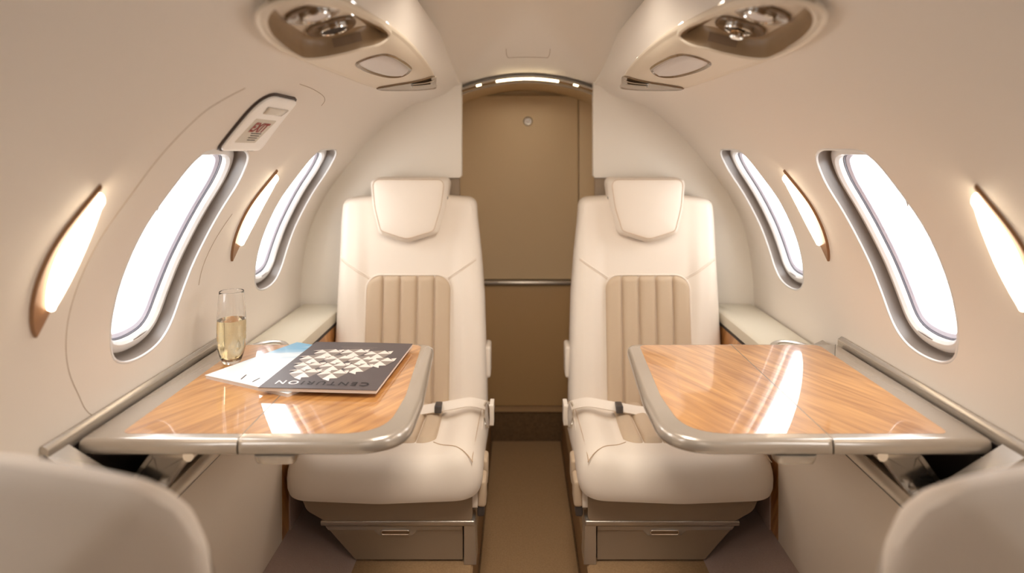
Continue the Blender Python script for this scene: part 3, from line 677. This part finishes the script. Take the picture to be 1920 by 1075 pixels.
# ------------------------------------------------------------------ side consoles: table rail, stowage slot, panel, armrest
def console(s):
    th = thing('side_console', 'cream side console with wood panel, padded armrest and silver table rail along the %s wall' % SIDE[s], 'side console', (.60, 1.0, -.87), 'side consoles under the windows', s)
    XP = .545
    mk('side_panel', prism(rounded([(XP, -.868), (XP+.03, -.868), (XP+.03, -.524), (XP, -.524)], .003, 3), -.9, 1.42), M['panel'], th, s)
    mk('wood_panel', prism([(XP, -.866), (XP+.03, -.866), (XP+.03, -.492), (XP, -.492)], 1.4215, 1.94), M['wood_v'], th, s)
    mk('lower_side_liner', box(XP-.003, XP+.01, 1.462, 1.94, -.866, -.60, .001), M['mauve'], th, s)
    # outer rail against the wall
    mk('outer_rail', prism(rounded([(.668, -.440), (.6800, -.440), (.6800, -.408), (.676, -.407), (.668, -.413)], .002, 3), .885, 1.405), M['silver'], th, s)
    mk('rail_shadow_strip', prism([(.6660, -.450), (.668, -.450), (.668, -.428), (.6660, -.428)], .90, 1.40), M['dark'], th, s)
    # inner rail of the stowage slot
    mk('inner_rail', prism(rounded([(.536, -.526), (.560, -.526), (.572, -.505), (.560, -.497), (.542, -.502)], .004, 3), .90, 1.47), M['chrome_s'], th, s)
    mk('inner_rail_gap_line', prism([(.5425, -.531), (.56, -.531), (.56, -.520), (.5425, -.520)], .90, 1.415), M['dark'], th, s)  # dark strip standing in for the shaded gap under the rail
    def bar(p, q, y0, y1, t):       # sloping end piece between the rails
        (xa, za), (xb, zb) = p, q; return prism([(xa, za), (xb, zb), (xb, zb-t), (xa, za-t)], y0, y1)
    mk('slot_end_frame', bar((.545, -.500), (.675, -.418), .885, .925, .02), M['silver'], th, s)
    mk('slot_end_frame', bar((.545, -.500), (.675, -.440), 1.45, 1.49, .02), M['silver'], th, s)
    mk('console_top', bar((.545, -.503), (.683, -.425), -.9, .886, .03), M['panel'], th, s)
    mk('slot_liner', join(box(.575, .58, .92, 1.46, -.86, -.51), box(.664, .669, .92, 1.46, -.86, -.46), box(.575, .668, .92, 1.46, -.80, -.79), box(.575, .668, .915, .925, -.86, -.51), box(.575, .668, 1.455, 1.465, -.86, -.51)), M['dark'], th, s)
    # armrest pad and cup holder
    po = resample(rounded([(XP, 1.475), (.677, 1.475), (.677, 1.943), (XP, 1.943)], [.02, .004, .004, .004], 6), .012)
    mk('armrest_pad', relief([(x, y) for x, y in po], lambda x, y, o_: Vector((x, y, -.462+o_)), [(0, -.030), (0, -.012), (.003, -.004), (.008, -.001), (.014, 0)], 6), M['pad'], th, s)
    mk('armrest_gasket', prism([(XP-.002, -.498), (XP+.02, -.498), (XP+.02, -.491), (XP-.002, -.491)], 1.475, 1.943), M['dark'], th, s)
    ro = [(.608+.050*math.cos(2*PI*k/40), 1.475+.072*math.sin(2*PI*k/40)) for k in range(40)]
    ch = mk('cup_holder', loft([[Vector((x, y, -.462+o_)) for x, y in inset(ro, d)] for d, o_ in ((-.004, -.004), (-.003, .003), (0, .0055), (.005, .0055), (.009, .003), (.010, -.004), (.012, -.03))]), M['silver'], th, s)
    mk('cup_well', relief(ro, lambda x, y, o_: Vector((x, y, -.462+o_)), [(.011, .0), (.013, -.028)], 1), M['dark'], ch, s)
for s in (-1, 1): console(s)

# ------------------------------------------------------------------ folding tables
ZT = -.42
def table(s):
    lab = {1: 'folding table with bare glossy wood top on the right side', -1: 'folding table on the left side holding the glass and magazines'}[s]
    th = thing('folding_table', lab, 'table', (.44, 1.16, ZT-.03), 'fold out tables with wood inlay', s)
    y0, y1 = .932, 1.398; xs = .431
    inner = rounded([(xs-.0004, y1), (xs-.0004, y0), (.188, y0), (.187, 1.10), (.207, y1)], [0, 0, .125, .25, .035], 14)
    outer = rounded([(xs+.0004, y0), (xs+.0004, y1), (.6640, y1), (.6640, y0)], [0, 0, .006, .012], 5)
    T = lambda x, y, o_: Vector((x, y, ZT+o_))
    def leaf(o, wi):
        pts = resample(o, .006)
        # keep the hinge-side edge sharp: only inset where the outline is not on the hinge line
        def ins(d): 
            q = inset(pts, d); return [(a if abs(p[0]-xs) < .0015 and abs(p[0]-xs) > 0 else b[0], b[1]) for p, b in zip(pts, q) for a in [p[0]]]
        prof = [(.005, -.0225), (.0015, -.021), (.0, -.017), (.0, -.010), (.0015, -.004), (.005, -.0012), (.009, 0)]
        rings = [[T(u, v, o_) for u, v in ins(d)] for d, o_ in prof]
        lf = mk('table_leaf', loft(rings, True, True, True), M['silver_g'], th, s, sharp=50)
        mk('wood_inlay', extr(wi, T, -.0010, .0003), M['wood' if s > 0 else 'wood_m'], lf, s)
        return lf
    wi = rounded([(xs-.0012, y1-.012), (xs-.0012, y0+.022), (.188+.036, y0+.022), (.187+.030, 1.10), (.207+.026, y1-.012)], [.001, .001, .112, .22, .022], 14)
    wo = rounded([(xs+.0012, y0+.022), (xs+.0012, y1-.012), (.618, y1-.012), (.612, y0+.022)], [.001, .001, .02, .016], 6)
    leaf(inner, wi); leaf(outer, wo)
    mk('fold_latch', relief(resample(rounded([(.345, .962), (.408, .962), (.408, .928), (.345, .928)], .014, 5), .004), lambda x, y, o_: T(x, y, -.0225-o_), [(0, 0), (.001, .006), (.004, .012), (.010, .015)], 3, True), M['silver'], th, s)
    # hinged support bracket near the wall
    def BR(u, v, d): return Vector((.532+u*.85+v*.62, .940+d+v*.10, ZT-.030-v*.80))
    bo = rounded([(-.035, -.012), (.040, -.012), (.040, .070), (-.035, .070)], .008, 4)
    br = mk('support_bracket', relief(resample(bo, .004), lambda u, v, o_: BR(u, v, -o_), [(0, -.006), (0, 0), (.001, .001), (.010, .001), (.011, -.003)], 3, True), M['chrome_s'], th, s)
    mk('bracket_pivot', tube([BR(-.030, -.008, -.006), BR(-.030, -.008, .008)], .008, 16), M['chrome'], br, s)
for s in (-1, 1): table(s)

# ------------------------------------------------------------------ magazines and glass on the left table
def place(cx, cy, rot):
    R = Matrix.Rotation(rot, 2)
    return lambda x, y, z: Vector(((R @ Vector((x, y))).x+cx, (R @ Vector((x, y))).y+cy, z))
def magazine(name, label, cx, cy, rot, w_, h_, z0, th_, cover):
    f = place(cx, cy, rot); t = thing(name, label, 'magazine', (cx, cy, z0), 'magazines on the left table'); t.rotation_euler = (0, 0, 0)
    def bx(x0, x1, y0, y1, za, zb, n=14, lift=.0):
        rings = []
        for i in range(n+1):
            x = x0+(x1-x0)*i/n; e = lift*math.sin(PI*i/n)
            rings.append([f(x, y0, za), f(x, y1, za), f(x, y1, zb+e), f(x, y0, zb+e)])
        return loft(rings, True, True, True)
    mk('page_block', bx(-w_/2+.001, w_/2-.001, -h_/2+.001, h_/2-.001, z0, z0+th_-.0006), M['pages'], t)
    mk('cover', bx(-w_/2, w_/2, -h_/2, h_/2, z0+th_-.0006, z0+th_, lift=.0006), cover, t)
    return t, f
zt0 = ZT+.0003
mw, fw = magazine('magazine', 'white magazine with a pale blue sky cover, lying under the dark one', -.457, 1.238, math.radians(-26), .205, .225, zt0, .0065, M['magw'])
for k, (x, sl) in enumerate(((-.025, .010), (.004, .004), (.040, .006))):
    z = zt0+.0073
    mk('title_stroke', join(extr([(x, -.100), (x+.0022, -.100), (x+.0022-sl, -.080), (x-sl, -.080)], lambda a, b, d: fw(a, b, z+d), -.0004, .0004)), M['magw_t'], mw)
zd = zt0+.0071+.0002
md, fd = magazine('magazine', 'dark grey magazine titled CENTURION with angular white facets on its cover', -.358, 1.226, math.radians(-3.8), .206, .262, zd, .006, M['mag'])
zc = zd+.0067
V, Fc = text_vf('CENTURION', .0235, PI, .0003, spacing=1.32)
LV = [fd(v.x+.0, v.y-.105, zc+.0002) for v in V]
# the first letters read dark, the last two (N, O) light, as the light falls on the raised title
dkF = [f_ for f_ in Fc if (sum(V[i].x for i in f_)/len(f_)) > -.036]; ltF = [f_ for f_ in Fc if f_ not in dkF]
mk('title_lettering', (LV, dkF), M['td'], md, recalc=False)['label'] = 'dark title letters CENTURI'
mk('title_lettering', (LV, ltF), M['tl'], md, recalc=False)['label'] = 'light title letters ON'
for k in range(2):
    V, Fc = text_vf(('MMNNIIEUOEEMMNINOOEUEMII', 'NNEMIOUEMINENOUEIMN')[k], .0052, PI)
    mk('cover_blurb', ([fd(v.x-.0, v.y+.098-.008*k, zc) for v in V], Fc), M['art2'], md, recalc=False)
# cover artwork: faceted star tiles in low relief
def facet(cx, cy, r, k0):
    F_ = []; D_ = []
    hexp = [(cx+r*math.cos(PI/3*k+k0), cy+r*math.sin(PI/3*k+k0)) for k in range(6)]
    for k in range(6):
        a = hexp[k]; b = hexp[(k+1) % 6]; m_ = ((a[0]+b[0])/2, (a[1]+b[1])/2)
        (F_ if k % 2 == 0 else D_).append([a, b, (cx, cy)])
        if k % 2 == 0: F_.append([a, (cx+(m_[0]-cx)*1.55, cy+(m_[1]-cy)*1.55), m_])
    return F_, D_
LF = []; DF = []
for i, (gx, gy) in enumerate(((-.052,.058),(.000,.062),(.050,.055),(-.066,.020),(-.018,.022),(.030,.020),(.068,.012),(-.060,-.020),(-.012,-.020),(.036,-.024),(-.052,-.058),(.000,-.060))):
    a, b = facet(gx, gy, .0262, .2); LF += a; DF += b
def polys(L, z): 
    V = []; Fc = []
    for t in L:
        n = len(V); V += [fd(x, y, z+(.0012 if i == len(t)-1 else 0)) for i, (x, y) in enumerate(t)]; Fc.append(tuple(range(n, n+len(t))))
    return V, Fc
mk('cover_artwork', polys(LF, zc), M['art'], md, recalc=False)['label'] = 'white facets printed on the cover'
mk('cover_artwork', polys(DF, zc), M['art2'], md, recalc=False)['label'] = 'grey facets printed on the cover'
# stemless flute
gx, gy = -.590, 1.272
gl = thing('champagne_glass', 'stemless flute half full of sparkling wine on the left table', 'glass', (gx, gy, zt0))
outp = [(.0001, 0), (.012, .0), (.0165, .0015), (.021, .012), (.0255, .030), (.0272, .050), (.0272, .070), (.0262, .095), (.0243, .120), (.0228, .140)]
inp = [(.0221, .1400), (.0236, .120), (.0255, .095), (.0264, .070), (.0264, .050), (.0246, .031), (.0198, .014), (.013, .007), (.0001, .006)]
mk('flute_body', lathe([p for p in catmull(outp, 4, False)]+[(.02245, .1406)]+[p for p in catmull(inp, 4, False)], (gx, gy, zt0), 48), M['glass'], gl)
lp = [(.0001, .0061), (.0131, .0071), (.0199, .0141), (.02475, .031), (.02655, .050), (.02655, .070), (.0261, .085), (.0001, .085)]
mk('sparkling_wine', lathe(lp, (gx, gy, zt0), 48), M['wine'], gl)
rb = random.Random(3); bub = []
for k in range(26):
    a = rb.random()*2*PI; r = rb.random()*.018; z = .02+rb.random()*.06; c = Vector((gx+r*math.cos(a), gy+r*math.sin(a), zt0+z))
    bub.append(loft([[c+Vector((.0006*math.sin(PI*i/4)*math.cos(2*PI*j/6), .0006*math.sin(PI*i/4)*math.sin(2*PI*j/6), -.0006*math.cos(PI*i/4))) for j in range(6)] for i in range(5)]))
bb = mk('bubbles', join(*bub), M['tl'], gl); bb['kind'] = 'stuff'
